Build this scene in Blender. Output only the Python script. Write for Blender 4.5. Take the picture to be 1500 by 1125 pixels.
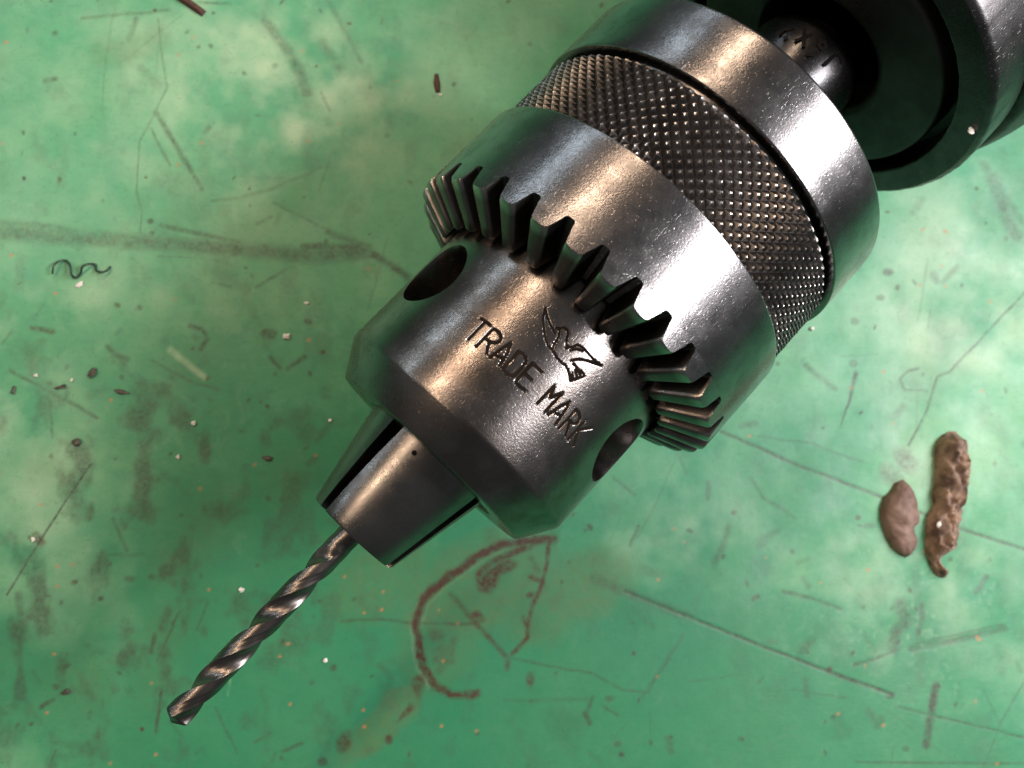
import bpy, bmesh, math, random
import numpy as np
from mathutils import Matrix, Vector

for o in list(bpy.data.objects): bpy.data.objects.remove(o)
scene = bpy.context.scene
C = scene.collection
rng = np.random.default_rng(7); random.seed(7)

# ------------------------------------------------------------------ frames
# camera solved from the photograph (unit = radius R of the gear sleeve; camera x right, y down, z forward)
R = 0.0215                       # metres
FPX = 1212.0
P = np.array([0.6032678, -0.69678568, 4.53004482])
U = np.array([0.6756681, -0.71458336, 0.181227]); U /= np.linalg.norm(U)
EZ = np.array([0, 0, 1.0]); EX = np.array([1.0, 0, 0])
N = -(EZ - (EZ @ U) * U); N /= np.linalg.norm(N)       # bench normal
Yv = np.cross(N, U)
H = 1.27                                               # height of the drill axis over the bench
XW = EX - (EX @ N) * N; XW /= np.linalg.norm(XW); YW = np.cross(N, XW)
ORG = P - 0.6 * U - H * N
def c2w(X):
    d = np.asarray(X) - ORG
    return Vector((R * (d @ XW), R * (d @ YW), R * (d @ N)))
def axw(s, y, z):                                      # point given along axis, across, above axis -> world
    return c2w(P + s * U + y * Yv + z * N)
def px(x, y, z=0.0):                                   # photo pixel -> point at height z (in R) over the bench
    q = np.array([x - 750, y - 562.5, FPX]); c = ORG + z * N
    return c2w(q * (c @ N) / (q @ N))
def on_cyl(x, y, r):                                   # photo pixel -> (s, angle) on the cylinder of radius r round the axis
    q = np.array([x - 750, y - 562.5, FPX]); q /= np.linalg.norm(q)
    qp = q - (q @ U) * U; pp = -P + (P @ U) * U
    a = qp @ qp; b = 2 * qp @ pp; c = pp @ pp - r * r
    t = (-b - math.sqrt(max(b * b - 4 * a * c, 0))) / (2 * a); d = t * q - P
    return d @ U, math.atan2(d @ Yv, d @ N)

# ------------------------------------------------------------------ camera
cam_d = bpy.data.cameras.new('camera'); cam = bpy.data.objects.new('camera', cam_d); C.objects.link(cam)
cam_d.sensor_width = 36; cam_d.lens = FPX / 1500 * 36
cam_d.clip_start = 0.005; cam_d.clip_end = 20
rows = np.array([XW, YW, N])
M3 = np.stack([rows @ EX, rows @ np.array([0, -1.0, 0]), rows @ -EZ], axis=1)
mw = Matrix(M3.tolist()).to_4x4(); mw.translation = c2w((0, 0, 0)); cam.matrix_world = mw
cam_d.dof.use_dof = True; cam_d.dof.focus_distance = 3.95 * R; cam_d.dof.aperture_fstop = 40
scene.camera = cam
scene.render.resolution_x, scene.render.resolution_y = 1024, 768

# ------------------------------------------------------------------ world, lamps, exposure
w = bpy.data.worlds.new('World'); scene.world = w; w.use_nodes = True
w.node_tree.nodes['Background'].inputs['Color'].default_value = (0.9, 0.97, 1.0, 1)
w.node_tree.nodes['Background'].inputs['Strength'].default_value = 0.07
def area(name, pos, target, sx, sy, radiance, col, spin=None):
    L = bpy.data.lights.new(name, 'AREA'); L.shape = 'RECTANGLE'; L.size = sx * R; L.size_y = sy * R
    L.energy = radiance * math.pi * sx * sy * R * R; L.color = col
    o = bpy.data.objects.new(name, L); C.objects.link(o)
    a = axw(*pos); b = axw(*target); zb = (a - b).normalized()
    xa = (axw(1, 0, 0) - axw(0, 0, 0)) if spin is None else Vector(spin)
    xa = (xa - xa.dot(zb) * zb).normalized(); ya = zb.cross(xa)
    m = Matrix((xa, ya, zb)).transposed().to_4x4(); m.translation = a; o.matrix_world = m
    return o
# sx runs along the drill axis, sy across it
area('window_light', (7.8, -7.6, 10.4), (-.2, 0, 0), 11.0, 4.0, 25.0, (1.0, 0.965, 0.985))
area('warm_tube', (0.0, 7.0, 10.4), (0.0, 0, 0), 24.0, .62, 27.0, (1.0, 0.72, 0.50))
area('cool_tube', (2.0, 12.5, 6.4), (2.0, 0, 0), 28.0, .35, 13.0, (0.76, 0.90, 1.0))
vs = scene.view_settings
vs.view_transform = 'Standard'; vs.look = 'None'; vs.exposure = 0.30; vs.gamma = 1.0; vs.use_curve_mapping = False

# ------------------------------------------------------------------ material helpers
class NT:
    def __init__(s, name):
        s.m = bpy.data.materials.new(name); s.m.use_nodes = True; s.t = s.m.node_tree
        s.b = s.t.nodes['Principled BSDF']
    def n(s, typ, **kw):
        nd = s.t.nodes.new('ShaderNode' + typ)
        for k, v in kw.items():
            if hasattr(nd, k): setattr(nd, k, v)
            else: s.put(nd.inputs[k.replace('_', ' ')], v)
        return nd
    def put(s, sock, v):
        if hasattr(v, 'is_output') : s.t.links.new(v, sock)
        else: sock.default_value = v
    def noise(s, vec, scale, detail=3, rough=.55, dist=0):
        nd = s.n('TexNoise'); s.put(nd.inputs['Vector'], vec); nd.inputs['Scale'].default_value = scale
        nd.inputs['Detail'].default_value = detail; nd.inputs['Roughness'].default_value = rough
        nd.inputs['Distortion'].default_value = dist
        return nd.outputs['Fac']
    def ramp(s, v, a, b, lo=0.0, hi=1.0):
        nd = s.n('MapRange'); s.put(nd.inputs['Value'], v)
        for k, x in (('From Min', a), ('From Max', b), ('To Min', lo), ('To Max', hi)): nd.inputs[k].default_value = x
        nd.interpolation_type = 'SMOOTHSTEP' if (lo, hi) == (0.0, 1.0) else 'LINEAR'
        return nd.outputs['Result']
    def mix(s, f, a, b):
        nd = s.n('Mix'); nd.data_type = 'RGBA'
        s.put(nd.inputs[0], f)
        for i, v in ((6, a), (7, b)):
            if not hasattr(v, 'is_output'): v = (*v, 1)
            s.put(nd.inputs[i], v)
        return nd.outputs[2]
    def math(s, op, a, b=0.0):
        nd = s.n('Math'); nd.operation = op; s.put(nd.inputs[0], a); s.put(nd.inputs[1], b); return nd.outputs[0]
    def mapping(s, vec, rot=(0, 0, 0), scale=(1, 1, 1)):
        nd = s.n('Mapping'); s.put(nd.inputs['Vector'], vec)
        nd.inputs['Rotation'].default_value = rot; nd.inputs['Scale'].default_value = scale
        return nd.outputs[0]
    def bump(s, h, strength, dist, normal=None):
        nd = s.n('Bump'); s.put(nd.inputs['Height'], h); nd.inputs['Strength'].default_value = strength
        nd.inputs['Distance'].default_value = dist
        if normal is not None: s.put(nd.inputs['Normal'], normal)
        return nd.outputs[0]
    def attr(s, name):
        nd = s.n('Attribute'); nd.attribute_name = name; return nd.outputs['Fac']
    def obj(s): return s.n('TexCoord').outputs['Object']
    def set(s, **kw):
        for k, v in kw.items():
            sock = s.b.inputs[k.replace('_', ' ')]
            if isinstance(v, tuple): v = (*v, 1) if len(v) == 3 and 'Color' in k else v
            s.put(sock, v)
        return s.m

def steel(name, c1, c2, r0, r1, pit=0.5, scr=0.5, turned=0.0, grain=0.5, wear_attr=None):
    t = NT(name); o = t.obj()
    blotch = t.noise(o, 260, 4, .6)
    col = t.mix(t.ramp(blotch, .35, .68), c1, c2)
    rough = t.ramp(t.noise(o, 520, 4, .65), .3, .7, r0, r1)
    pits = t.ramp(t.noise(o, 3800, 2, .5), .66, .74)
    col = t.mix(t.math('MULTIPLY', pits, .6 * pit), col, (.03, .026, .022))
    nrm = t.bump(t.noise(o, 4200, 3, .6), grain, .00005)
    nrm = t.bump(t.math('MULTIPLY', pits, -1.0), .5 * pit, .00006, nrm)
    for k, (rot, sc) in enumerate((((.3, .2, .5), (700, 7600, 7600)), ((.9, 1.3, 2.1), (900, 8600, 8600)), ((2.2, .4, 1.3), (1300, 9500, 9500)))):
        sn = t.ramp(t.noise(t.mapping(o, rot, sc), 1.0, 1, .4), .735, .80)
        nrm = t.bump(t.math('MULTIPLY', sn, -1.0), .6 * scr, .00005, nrm)
        col = t.mix(t.math('MULTIPLY', sn, .5 * scr), col, (.62, .58, .53))
    if turned:
        nrm = t.bump(t.noise(t.mapping(o, (0, 0, 0), (1, .02, .02)), 5200, 3, .7), turned, .00004, nrm)
    if wear_attr:
        a = t.attr(wear_attr)
        col = t.mix(a, col, (.50, .46, .43)); rough = t.mix(a, rough, (.24, .24, .24))
    return t.set(Base_Color=col, Roughness=rough, Metallic=1.0, Normal=nrm)

def plain(name, c1, c2, rough, scale=600, bump=.4, bscale=1500, metallic=0.0):
    t = NT(name); o = t.obj()
    col = t.mix(t.ramp(t.noise(o, scale, 4, .6), .35, .65), c1, c2)
    return t.set(Base_Color=col, Roughness=rough, Metallic=metallic, Normal=t.bump(t.noise(o, bscale, 4, .6), bump, .00012))

M = {}
M['sleeve'] = steel('worn_sleeve_steel', (.26, .25, .252), (.165, .158, .158), .19, .30, pit=.4, scr=.25, grain=.30, turned=.06)
M['body'] = steel('worn_body_steel', (.245, .225, .215), (.15, .13, .118), .20, .30, pit=.4, scr=.25, grain=.30, turned=.12)
M['knurl'] = steel('oily_knurl_steel', (.085, .078, .075), (.12, .11, .105), .30, .45, pit=.2, scr=.1, grain=.25, wear_attr='wear')
M['tooth'] = steel('gear_tooth_steel', (.09, .083, .08), (.055, .05, .047), .25, .42, pit=.5, scr=.3, grain=.3, wear_attr='wear')
M['jaw'] = steel('ground_jaw_steel', (.22, .21, .20), (.16, .15, .145), .24, .34, pit=.3, scr=.2, grain=.15, turned=.35)
M['bit'] = steel('drill_bit_steel', (.20, .18, .165), (.13, .117, .108), .28, .40, pit=.2, scr=.1, grain=.12)
M['collar'] = steel('polished_collar_steel', (.12, .118, .122), (.085, .083, .085), .22, .32, pit=.5, scr=.3, grain=.15)
M['housing'] = steel('cast_housing_metal', (.06, .062, .06), (.04, .042, .041), .38, .52, pit=.5, scr=.3, grain=.5)
M['cap'] = steel('dark_cap_metal', (.055, .057, .055), (.04, .042, .040), .45, .55, pit=.3, scr=.1, grain=.2)
M['ring'] = steel('housing_ring_metal', (.085, .08, .082), (.055, .055, .055), .30, .45, pit=.8, scr=.6, grain=.5)
M['grime'] = plain('engraving_grime', (.010, .007, .005), (.016, .011, .008), .9, bump=.1)
M['dark'] = plain('black_mark', (.008, .008, .008), (.015, .014, .013), .6)
for k_ in ('grime', 'dark'): M[k_].node_tree.nodes['Principled BSDF'].inputs['Specular IOR Level'].default_value = .04
M['clay'] = plain('brown_clay', (.30, .20, .14), (.09, .055, .04), .75, scale=420, bump=.9, bscale=900)
M['clay2'] = plain('brown_grey_clay', (.23, .15, .115), (.14, .085, .065), .7, scale=300, bump=.5, bscale=1100)
M['twig'] = plain('rusty_brown', (.10, .035, .02), (.05, .022, .016), .7, scale=900, bump=.8)
M['white'] = plain('white_crumb', (.72, .70, .64), (.55, .52, .46), .6)
M['swarf'] = plain('dark_swarf', (.02, .05, .036), (.035, .065, .05), .4, metallic=.3)
M['chip'] = plain('dark_chip', (.06, .06, .045), (.10, .085, .065), .55, metallic=.3)
M['greenflake'] = plain('green_flake', (.02, .22, .07), (.03, .16, .06), .5)

# ------------------------------------------------------------------ object helpers
def link(name, me, mat, parent=None, loc=(0, 0, 0)):
    o = bpy.data.objects.new(name, me); C.objects.link(o)
    if mat and not me.materials: me.materials.append(mat)
    if parent: o.parent = parent
    o.location = loc
    return o
def mesh(name, v, f, angle=35):
    me = bpy.data.meshes.new(name); me.from_pydata([tuple(map(float, p)) for p in v], [], f); me.update()
    me.shade_smooth(); me.set_sharp_from_angle(angle=math.radians(angle))
    return me
def recalc(me):
    b = bmesh.new(); b.from_mesh(me); bmesh.ops.recalc_face_normals(b, faces=b.faces); b.to_mesh(me); b.free()
def tag(o, label=None, cat=None, group=None, kind=None):
    for k, v in (('label', label), ('category', cat), ('group', group), ('kind', kind)):
        if v: o[k] = v
    return o
def fillet(pts, rad):
    """round the corners of an open (s, r) profile; rad is a list per point (0 = sharp)"""
    out = []
    for i, p in enumerate(pts):
        rd = rad[i]
        if rd == 0 or i in (0, len(pts) - 1): out.append(p); continue
        a = Vector(pts[i - 1]) - Vector(p); b = Vector(pts[i + 1]) - Vector(p)
        k = min(rd, a.length * .49, b.length * .49)
        a = Vector(p) + a.normalized() * k; b = Vector(p) + b.normalized() * k
        for t in (0, .25, .5, .75, 1): out.append(tuple((1 - t) ** 2 * a + 2 * t * (1 - t) * Vector(p) + t * t * b))
    return out
def revolve(name, prof, n=192, closed=False, wob=None, angle=35):
    v = []; f = []
    for (s, r) in prof:
        for k in range(n):
            a = 2 * math.pi * k / n; rr = r + (wob(s, a) if wob else 0)
            v.append((s * R, rr * math.sin(a) * R, rr * math.cos(a) * R))
    m = len(prof)
    for i in range(m if closed else m - 1):
        i2 = (i + 1) % m
        for k in range(n):
            k2 = (k + 1) % n; f.append((i * n + k, i2 * n + k, i2 * n + k2, i * n + k2))
    me = mesh(name, v, f, angle); recalc(me)
    me.shade_smooth(); me.set_sharp_from_angle(angle=math.radians(angle))
    return me

# ================================================================== THE BENCH
def vnoise(x, y, seed):
    r = np.random.default_rng(seed).random((256, 256))
    xi = np.floor(x).astype(int); yi = np.floor(y).astype(int); fx = x - xi; fy = y - yi
    fx = fx * fx * (3 - 2 * fx); fy = fy * fy * (3 - 2 * fy)
    g = lambda i, j: r[i % 256, j % 256]
    return (g(xi, yi) * (1 - fx) + g(xi + 1, yi) * fx) * (1 - fy) + (g(xi, yi + 1) * (1 - fx) + g(xi + 1, yi + 1) * fx) * fy
def fbm(x, y, seed, o=4):
    return sum(vnoise(x * 2 ** k, y * 2 ** k, seed + k) * .5 ** k for k in range(o)) / (2 - .5 ** (o - 1))

def axis_coords(lo, hi, step, far):
    c = np.arange(lo, hi, step); out = []; d = step
    e = hi
    while e < far: d *= 1.5; e += d; out.append(e)
    e2 = lo; d = step; pre = []
    while e2 > -far: d *= 1.5; e2 -= d; pre.append(e2)
    return np.array(pre[::-1] + list(c) + out)
cor = [px(x, y) for x in (-90, 1590) for y in (-70, 1195)]
st = R * 2.1 / 207
gx = axis_coords(min(c.x for c in cor), max(c.x for c in cor), st, .45)
gy = axis_coords(min(c.y for c in cor), max(c.y for c in cor), st, .45)
GX, GY = np.meshgrid(gx, gy)
Xc = ORG[:, None, None] + (GX / R) * XW[:, None, None] + (GY / R) * YW[:, None, None]
PX = 750 + FPX * Xc[0] / Xc[2]; PY = 562.5 + FPX * Xc[1] / Xc[2]
grime = np.zeros_like(GX); rust = np.zeros_like(GX); pale = np.zeros_like(GX); oil_shade = np.zeros_like(GX); groove = np.zeros_like(GX)
wx = (fbm(PX / 26, PY / 26, 11, 3) - .5) * 7; wy = (fbm(PX / 26, PY / 26, 31, 3) - .5) * 7
brk = fbm(PX / 9, PY / 9, 51, 3)                       # breaks strokes up
def stroke(layer, pts, width, amt, soft=1.6, warp=.6, dig=0.0, taper=False, broken=.5):
    pts = np.array(pts, float); w0 = width / 2
    n = len(pts) - 1
    m = w0 * soft + 8
    x0, y0 = pts.min(0) - m; x1, y1 = pts.max(0) + m
    sel = (PX > x0) & (PX < x1) & (PY > y0) & (PY < y1)
    if not sel.any(): return
    qx = PX[sel] + wx[sel] * warp; qy = PY[sel] + wy[sel] * warp
    best = np.full(qx.shape, 1e9)
    for i in range(n):
        a, b = pts[i], pts[i + 1]; d = b - a; L = max(d @ d, 1e-6)
        t = np.clip(((qx - a[0]) * d[0] + (qy - a[1]) * d[1]) / L, 0, 1)
        dd = np.hypot(qx - a[0] - t * d[0], qy - a[1] - t * d[1])
        if taper: dd = dd / (1.001 - .75 * (i + t) / n)
        best = np.minimum(best, dd)
    val = np.clip((w0 * soft - best) / (w0 * soft - w0 * .35 + .5), 0, 1)
    val = val * val * (3 - 2 * val)
    val *= amt * np.clip(1 - broken + broken * 2 * brk[sel], 0, 1.3)
    layer[sel] = np.maximum(layer[sel], val)
    if dig: groove[sel] = np.maximum(groove[sel], val * dig)
def spot(layer, x, y, rx, ry, amt, ang=0, soft=.5, warp=.5):
    m = max(rx, ry) * 1.6 + 5
    sel = (abs(PX - x) < m) & (abs(PY - y) < m)
    if not sel.any(): return
    qx = PX[sel] + wx[sel] * warp - x; qy = PY[sel] + wy[sel] * warp - y
    c, s = math.cos(ang), math.sin(ang)
    d = np.hypot((qx * c + qy * s) / rx, (-qx * s + qy * c) / ry)
    val = np.clip((1.15 - d) / soft, 0, 1) * amt * np.clip(.45 + 1.1 * brk[sel], 0, 1.2)
    layer[sel] = np.maximum(layer[sel], val)
S = stroke
# --- scratches and scribed lines
S(grime, [(915, 866), (1012, 905), (1124, 950), (1217, 985), (1303, 1016)], 4.5, .95, dig=1, warp=.25, broken=.3)
S(grime, [(1217, 985), (1303, 1016)], 7, .8, warp=.2); spot(grime, 1305, 1018, 7, 6, .9)
S(grime, [(870, 848), (1012, 905)], 12, .4, soft=2)
S(grime, [(1055, 632), (1180, 686), (1287, 726), (1402, 773), (1510, 808)], 5.5, .75, dig=1, warp=.25, broken=.3)
S(grime, [(1110, 640), (1190, 650), (1262, 676)], 4, .4)
S(grime, [(1505, 424), (1391, 544), (1373, 551), (1358, 600), (1331, 652)], 4, .7, dig=.8, warp=.3)
S(grime, [(1253, 546), (1244, 590), (1229, 627)], 7, .85, taper=True)
S(grime, [(1180, 535), (1222, 570)], 7, .45, soft=2)
S(grime, [(1455, 262), (1473, 316), (1490, 345)], 16, .55, soft=2); S(grime, [(1440, 240), (1500, 330)], 9, .35, soft=2)
S(grime, [(1325, 570), (1318, 556), (1330, 545), (1345, 540)], 5, .6); S(grime, [(1325, 570), (1354, 572)], 4, .5)
S(grime, [(1068, 773), (1060, 800), (1046, 826)], 9, .45, soft=2)
S(grime, [(1147, 866), (1190, 878), (1231, 893)], 6, .5, dig=.6); S(grime, [(1252, 974), (1306, 957), (1318, 940)], 6, .65, dig=.6)
S(grime, [(1335, 951), (1400, 938), (1472, 921)], 10, .5, dig=.8, warp=.3); S(grime, [(1339, 943), (1469, 914)], 3, .5)
S(grime, [(1318, 884), (1328, 908), (1312, 930), (1308, 950)], 16, .62, soft=1.8); S(grime, [(1351, 885), (1352, 905), (1345, 928)], 9, .6)
S(grime, [(1371, 1004), (1364, 1045), (1357, 1091)], 12, .85, warp=.4)
S(grime, [(1315, 1036), (1400, 1056), (1510, 1083)], 4, .6, dig=.6, warp=.3); S(grime, [(1255, 1116), (1510, 1119)], 4, .55, warp=.3)
S(grime, [(1440, 1125), (1465, 1060), (1500, 1000)], 3, .45, warp=.3); S(grime, [(1440, 1010), (1475, 1080)], 3, .35)
S(grime, [(1345, 570), (1340, 640)], 3, .3); S(grime, [(1360, 380), (1345, 470)], 4, .25)
S(grime, [(1100, 700), (1120, 730), (1165, 758)], 6, .35); S(grime, [(900, 700), (930, 724)], 5, .4)
S(grime, [(992, 665), (960, 740), (925, 800)], 3, .3); S(grime, [(1000, 930), (965, 985), (940, 1020)], 5, .35)
S(grime, [(1440, 1150), (1300, 1040)], 2, .3); S(grime, [(1340, 760), (1345, 900), (1350, 1000)], 12, .22, soft=2)
S(grime, [(1160, 1010), (1240, 1022)], 3, .45); S(grime, [(1010, 1000), (1090, 985)], 3, .3)
# --- upper left
S(grime, [(-60, 334), (0, 341), (96, 347), (240, 357), (348, 366), (440, 374), (530, 372)], 17, .55, soft=2.2)
S(grime, [(-40, 324), (80, 332), (140, 350)], 8, .4, soft=2); S(grime, [(236, 331), (300, 343), (350, 355)], 7, .5, soft=1.8)
S(grime, [(260, 361), (330, 367), (350, 372)], 7, .55); S(grime, [(445, 362), (520, 362), (560, 380), (598, 406)], 10, .7, soft=1.8)
S(grime, [(480, 340), (540, 362)], 9, .5, soft=2)
S(grime, [(228, 166), (260, 216), (296, 277)], 8, .62); S(grime, [(220, 188), (250, 241)], 4, .5)
S(grime, [(232, 28), (240, 100), (244, 128), (228, 164), (204, 208), (200, 280), (208, 312), (204, 346)], 3, .5, warp=.4)
S(grime, [(175, -10), (162, 40), (152, 110), (150, 170)], 3, .25)
S(grime, [(388, 32), (420, 72), (436, 100), (450, 136)], 13, .45, soft=2); S(grime, [(470, 135), (482, 162)], 4, .4)
S(grime, [(470, 60), (500, 100)], 12, .32, soft=2); S(grime, [(478, -5), (508, 52), (530, 90)], 7, .35, soft=1.8)
S(grime, [(310, 294), (350, 290), (400, 276), (470, 246)], 6, .3); S(grime, [(375, 420), (420, 395)], 5, .42)
S(grime, [(400, 296), (450, 322), (500, 350)], 4, .35); S(grime, [(310, 412), (340, 421)], 4, .35)
S(grime, [(485, 230), (468, 280)], 3, .3); S(rust, [(120, 27), (200, 20), (250, 14)], 5, .35)
S(oil_shade, [(152, 75), (190, 75), (230, 55)], 36, .35, soft=1.8); S(grime, [(290, 2), (338, 6)], 4, .5)
# --- left
S(grime, [(14, 542), (71, 574), (107, 592), (142, 612)], 6, .55, dig=.5); S(grime, [(73, 585), (76, 640)], 5, .5)
S(grime, [(132, 681), (96, 734), (71, 773), (40, 822), (10, 872)], 3.4, .95, dig=1, warp=.25, broken=.4)
S(grime, [(278, 477), (297, 483), (304, 496), (294, 511)], 7, .62); spot(grime, 287, 495, 6, 5, .4)
S(grime, [(222, 527), (250, 545), (285, 560), (320, 570)], 5, .4); S(pale, [(250, 513), (300, 552)], 10, .55)
S(grime, [(158, 508), (170, 520), (185, 528)], 8, .6); S(grime, [(395, 522), (412, 540)], 6, .8); S(grime, [(422, 540), (447, 522)], 8, .6)
spot(grime, 393, 489, 14, 9, .75); spot(grime, 452, 471, 7, 6, .7); S(rust, [(48, 481), (78, 485)], 8, .7)
S(grime, [(235, 1013), (229, 1072)], 5, .85); S(grime, [(227, 930), (221, 956)], 7, .7); S(grime, [(263, 897), (230, 967)], 4, .65)
S(grime, [(305, 880), (287, 923)], 4, .55); S(grime, [(317, 1037), (347, 1103)], 4, .45); S(grime, [(82, 1098), (72, 1125)], 4, .6)
S(grime, [(415, 1100), (443, 1090)], 6, .6); S(grime, [(60, 1035), (78, 1025)], 7, .8); spot(grime, 82, 1006, 6, 5, .9); spot(grime, 97, 975, 8, 5, .8, -.6)
spot(grime, 148, 877, 5, 4, .85); spot(grime, 190, 849, 9, 6, .55); spot(grime, 223, 845, 6, 5, .6); spot(grime, 488, 979, 6, 6, .9)
spot(grime, 472, 1115, 8, 8, .7); S(rust, [(52, 785), (60, 795)], 12, .7); S(grime, [(50, 822), (50, 840)], 7, .6)
S(grime, [(165, 760), (185, 806)], 6, .45); S(grime, [(140, 812), (180, 812)], 4, .4); S(grime, [(27, 872), (30, 897)], 12, .55)
for (x, y, rx, ry, a) in ((235, 930, 55, 80, .42), (130, 1000, 60, 70, .35), (60, 690, 60, 40, .25), (250, 830, 40, 50, .35), (300, 780, 50, 90, .35), (420, 700, 40, 60, .3), (215, 1000, 50, 70, .35)):  # the bit's shadow on its left, painted in among grimy patches
    spot(oil_shade, x, y, rx, ry, a, .5, soft=1.0, warp=3)
# --- the ring stain under the jaws
ring = [(812, 791), (767, 793), (733, 798), (700, 814), (667, 838), (640, 858), (620, 882), (610, 912), (612, 944), (620, 978), (637, 1004), (660, 1017), (698, 1017)]
S(rust, ring, 10, 1.0, warp=1.2, broken=.6, soft=2.0); S(grime, ring[1:9], 8, .85, warp=1.2, broken=.7, soft=1.8)
for (x, y, rx, ry, a, an) in ((700, 860, 130, 70, .75, -.5), (640, 950, 70, 60, .4, -.7), (850, 860, 90, 55, .7, -.3), (780, 900, 60, 50, .55, 0), (560, 1060, 90, 26, .75, -.75), (560, 850, 90, 60, .55, -.6)):  # olive shadows of chuck and bit painted on as dark patches
    spot(oil_shade, x, y, rx, ry, a, an, soft=.45, warp=3.5)
S(pale, [(p[0] - 7, p[1] + 3) for p in ring[6:11]], 6, .22, broken=.9); S(pale, [(p[0] + 8, p[1] + 5) for p in ring[2:8]], 5, .2, broken=.9)
S(rust, [(775, 800), (753, 808), (720, 823), (700, 840), (704, 860)], 10, .85); S(grime, [(770, 803), (722, 824)], 7, .55)
spot(rust, 716, 850, 16, 20, .9, .6, warp=2); spot(rust, 738, 832, 22, 10, .8, -.5, warp=2); spot(rust, 700, 905, 13, 11, .8, warp=2)
S(rust, [(805, 792), (802, 823), (793, 857), (783, 883), (772, 917), (774, 933), (762, 945), (750, 957)], 7, .85, broken=.3); S(rust, [(777, 845), (795, 854)], 8, .8)
spot(rust, 777, 872, 7, 5, .9); S(rust, [(766, 905), (773, 922)], 6, .7)
S(rust, [(660, 870), (675, 885), (690, 907), (717, 933), (743, 963), (743, 980)], 8, .6); S(grime, [(500, 910), (560, 908), (610, 913), (655, 914), (700, 913)], 5, .5)
S(rust, [(602, 1035), (583, 1058)], 11, .8, taper=True); spot(rust, 615, 1003, 10, 20, .6, warp=2); spot(rust, 569, 1084, 6, 8, .8); spot(rust, 503, 1087, 12, 18, .7, .4)
spot(rust, 640, 935, 14, 12, .4, warp=3); spot(rust, 650, 960, 20, 16, .35, warp=3); S(rust, [(665, 937), (660, 960), (640, 985)], 9, .35, soft=2)
S(grime, [(747, 963), (783, 972), (833, 980), (867, 987), (913, 1010), (950, 1013), (967, 983), (982, 965)], 4, .5)
S(grime, [(857, 1045), (864, 1060)], 8, .75); S(grime, [(885, 1035), (905, 1048)], 4, .6); S(grime, [(868, 1020), (860, 1045)], 6, .5); spot(grime, 893, 1023, 8, 5, .6)
spot(grime, 905, 1090, 6, 5, .7); spot(rust, 777, 995, 7, 12, .6); S(grime, [(740, 1026), (860, 1024)], 5, .25, soft=2); pass
S(grime, [(935, 770), (922, 800)], 5, .5); spot(rust, 955, 840, 22, 10, .2, warp=3)
# --- right
S(rust, [(1300, 690), (1312, 705)], 22, .55, soft=1.8); S(rust, [(1322, 668), (1330, 680)], 24, .55, soft=1.8)
S(grime, [(1430, 868), (1445, 845)], 9, .6); spot(grime, 1300, 398, 9, 6, .7); spot(grime, 1290, 436, 7, 5, .65); spot(grime, 1250, 532, 7, 6, .65); spot(grime, 1252, 472, 7, 6, .4)
S(oil_shade, [(1320, 640), (1360, 560), (1400, 500)], 60, .2, soft=2)
for _ in range(26):                                    # long hair scratches
    x, y = rng.uniform(-60, 1560), rng.uniform(-40, 1160); a = rng.choice([.3, -1.1, 1.9, -.2]) + rng.normal(0, .35); L = rng.uniform(25, 130)
    S(grime if rng.random() < .9 else pale, [(x, y), (x + math.cos(a) * L, y + math.sin(a) * L)], rng.uniform(1.8, 3.2), rng.uniform(.15, .42), dig=.4, warp=.4)
for _ in range(85):                                    # short smears
    x, y = rng.uniform(-60, 1560), rng.uniform(-40, 1160); a = rng.normal(-.9, .9); L = rng.uniform(8, 34)
    S(grime, [(x, y), (x + math.cos(a) * L, y + math.sin(a) * L)], rng.uniform(3, 10), rng.uniform(.2, .5), soft=2.2)
for _ in range(330):                                   # specks
    x, y = rng.uniform(-80, 1580), rng.uniform(-60, 1185)
    if x > 600 and rng.random() < .4: continue
    spot(grime if rng.random() < .75 else rust, x, y, rng.uniform(2, 6.5), rng.uniform(1.8, 4.5), rng.uniform(.35, .9), rng.uniform(0, 3))
speck = np.zeros_like(GX)
for _ in range(120):                                   # orange dust specks
    spot(speck, rng.uniform(-80, 1580), rng.uniform(-60, 1185), rng.uniform(2, 3.6), rng.uniform(2, 3.2), rng.uniform(.4, .9))
# paler paint: partly rubbed wear, partly brighter light put into the colour
low = fbm(PX / 170 + 3, PY / 170, 71, 5); mid = fbm(PX / 48, PY / 48, 81, 4)
def region(x, y, rx, ry): return np.exp(-(((PX - x) / rx) ** 2 + ((PY - y) / ry) ** 2))
reg = region(430, 140, 170, 150) * .75 + region(230, 80, 400, 300) * .38 + region(1000, 780, 160, 90) * .4 + region(1340, 880, 170, 150) * .75 + region(1420, 440, 190, 190) * .85 + region(60, 690, 130, 220) * .5 + region(150, 450, 260, 60) * .35
pale = np.maximum(pale, np.clip(reg * (mid * 1.7 - .25) + (low - .60) * .8 - .35 * region(800, 1050, 420, 160), 0, .85))
speckle = fbm(PX / 7, PY / 7, 91, 2)
worn = np.clip((speckle - .62) * 5, 0, 1) * np.clip(region(1350, 880, 170, 150), 0, 1)
pale = np.maximum(pale, worn * .2)
dirt = np.clip((fbm(PX / 30, PY / 44, 101, 5) - .56) * 2.6, 0, .5) * (.35 + 1.0 * region(150, 900, 330, 300) + .5 * region(250, 600, 250, 150))
grime = np.maximum(grime, dirt)
light_falloff = np.clip(.42 + .75 * region(300, 80, 620, 420) + .65 * region(1480, 520, 420, 420) + .25 * region(40, 560, 260, 260) - .75 * region(700, 1060, 620, 300) + (low - .5) * .9, 0, 1)  # light fall-off painted into the green: brighter upper left and right, darker bottom
GZ = -(groove * .0025 * R) + (fbm(PX / 90, PY / 90, 7, 3) - .5) * .004 * R
ny, nx = GX.shape
vv = np.stack([GX, GY, GZ], -1).reshape(-1, 3).astype(np.float32)
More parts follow.
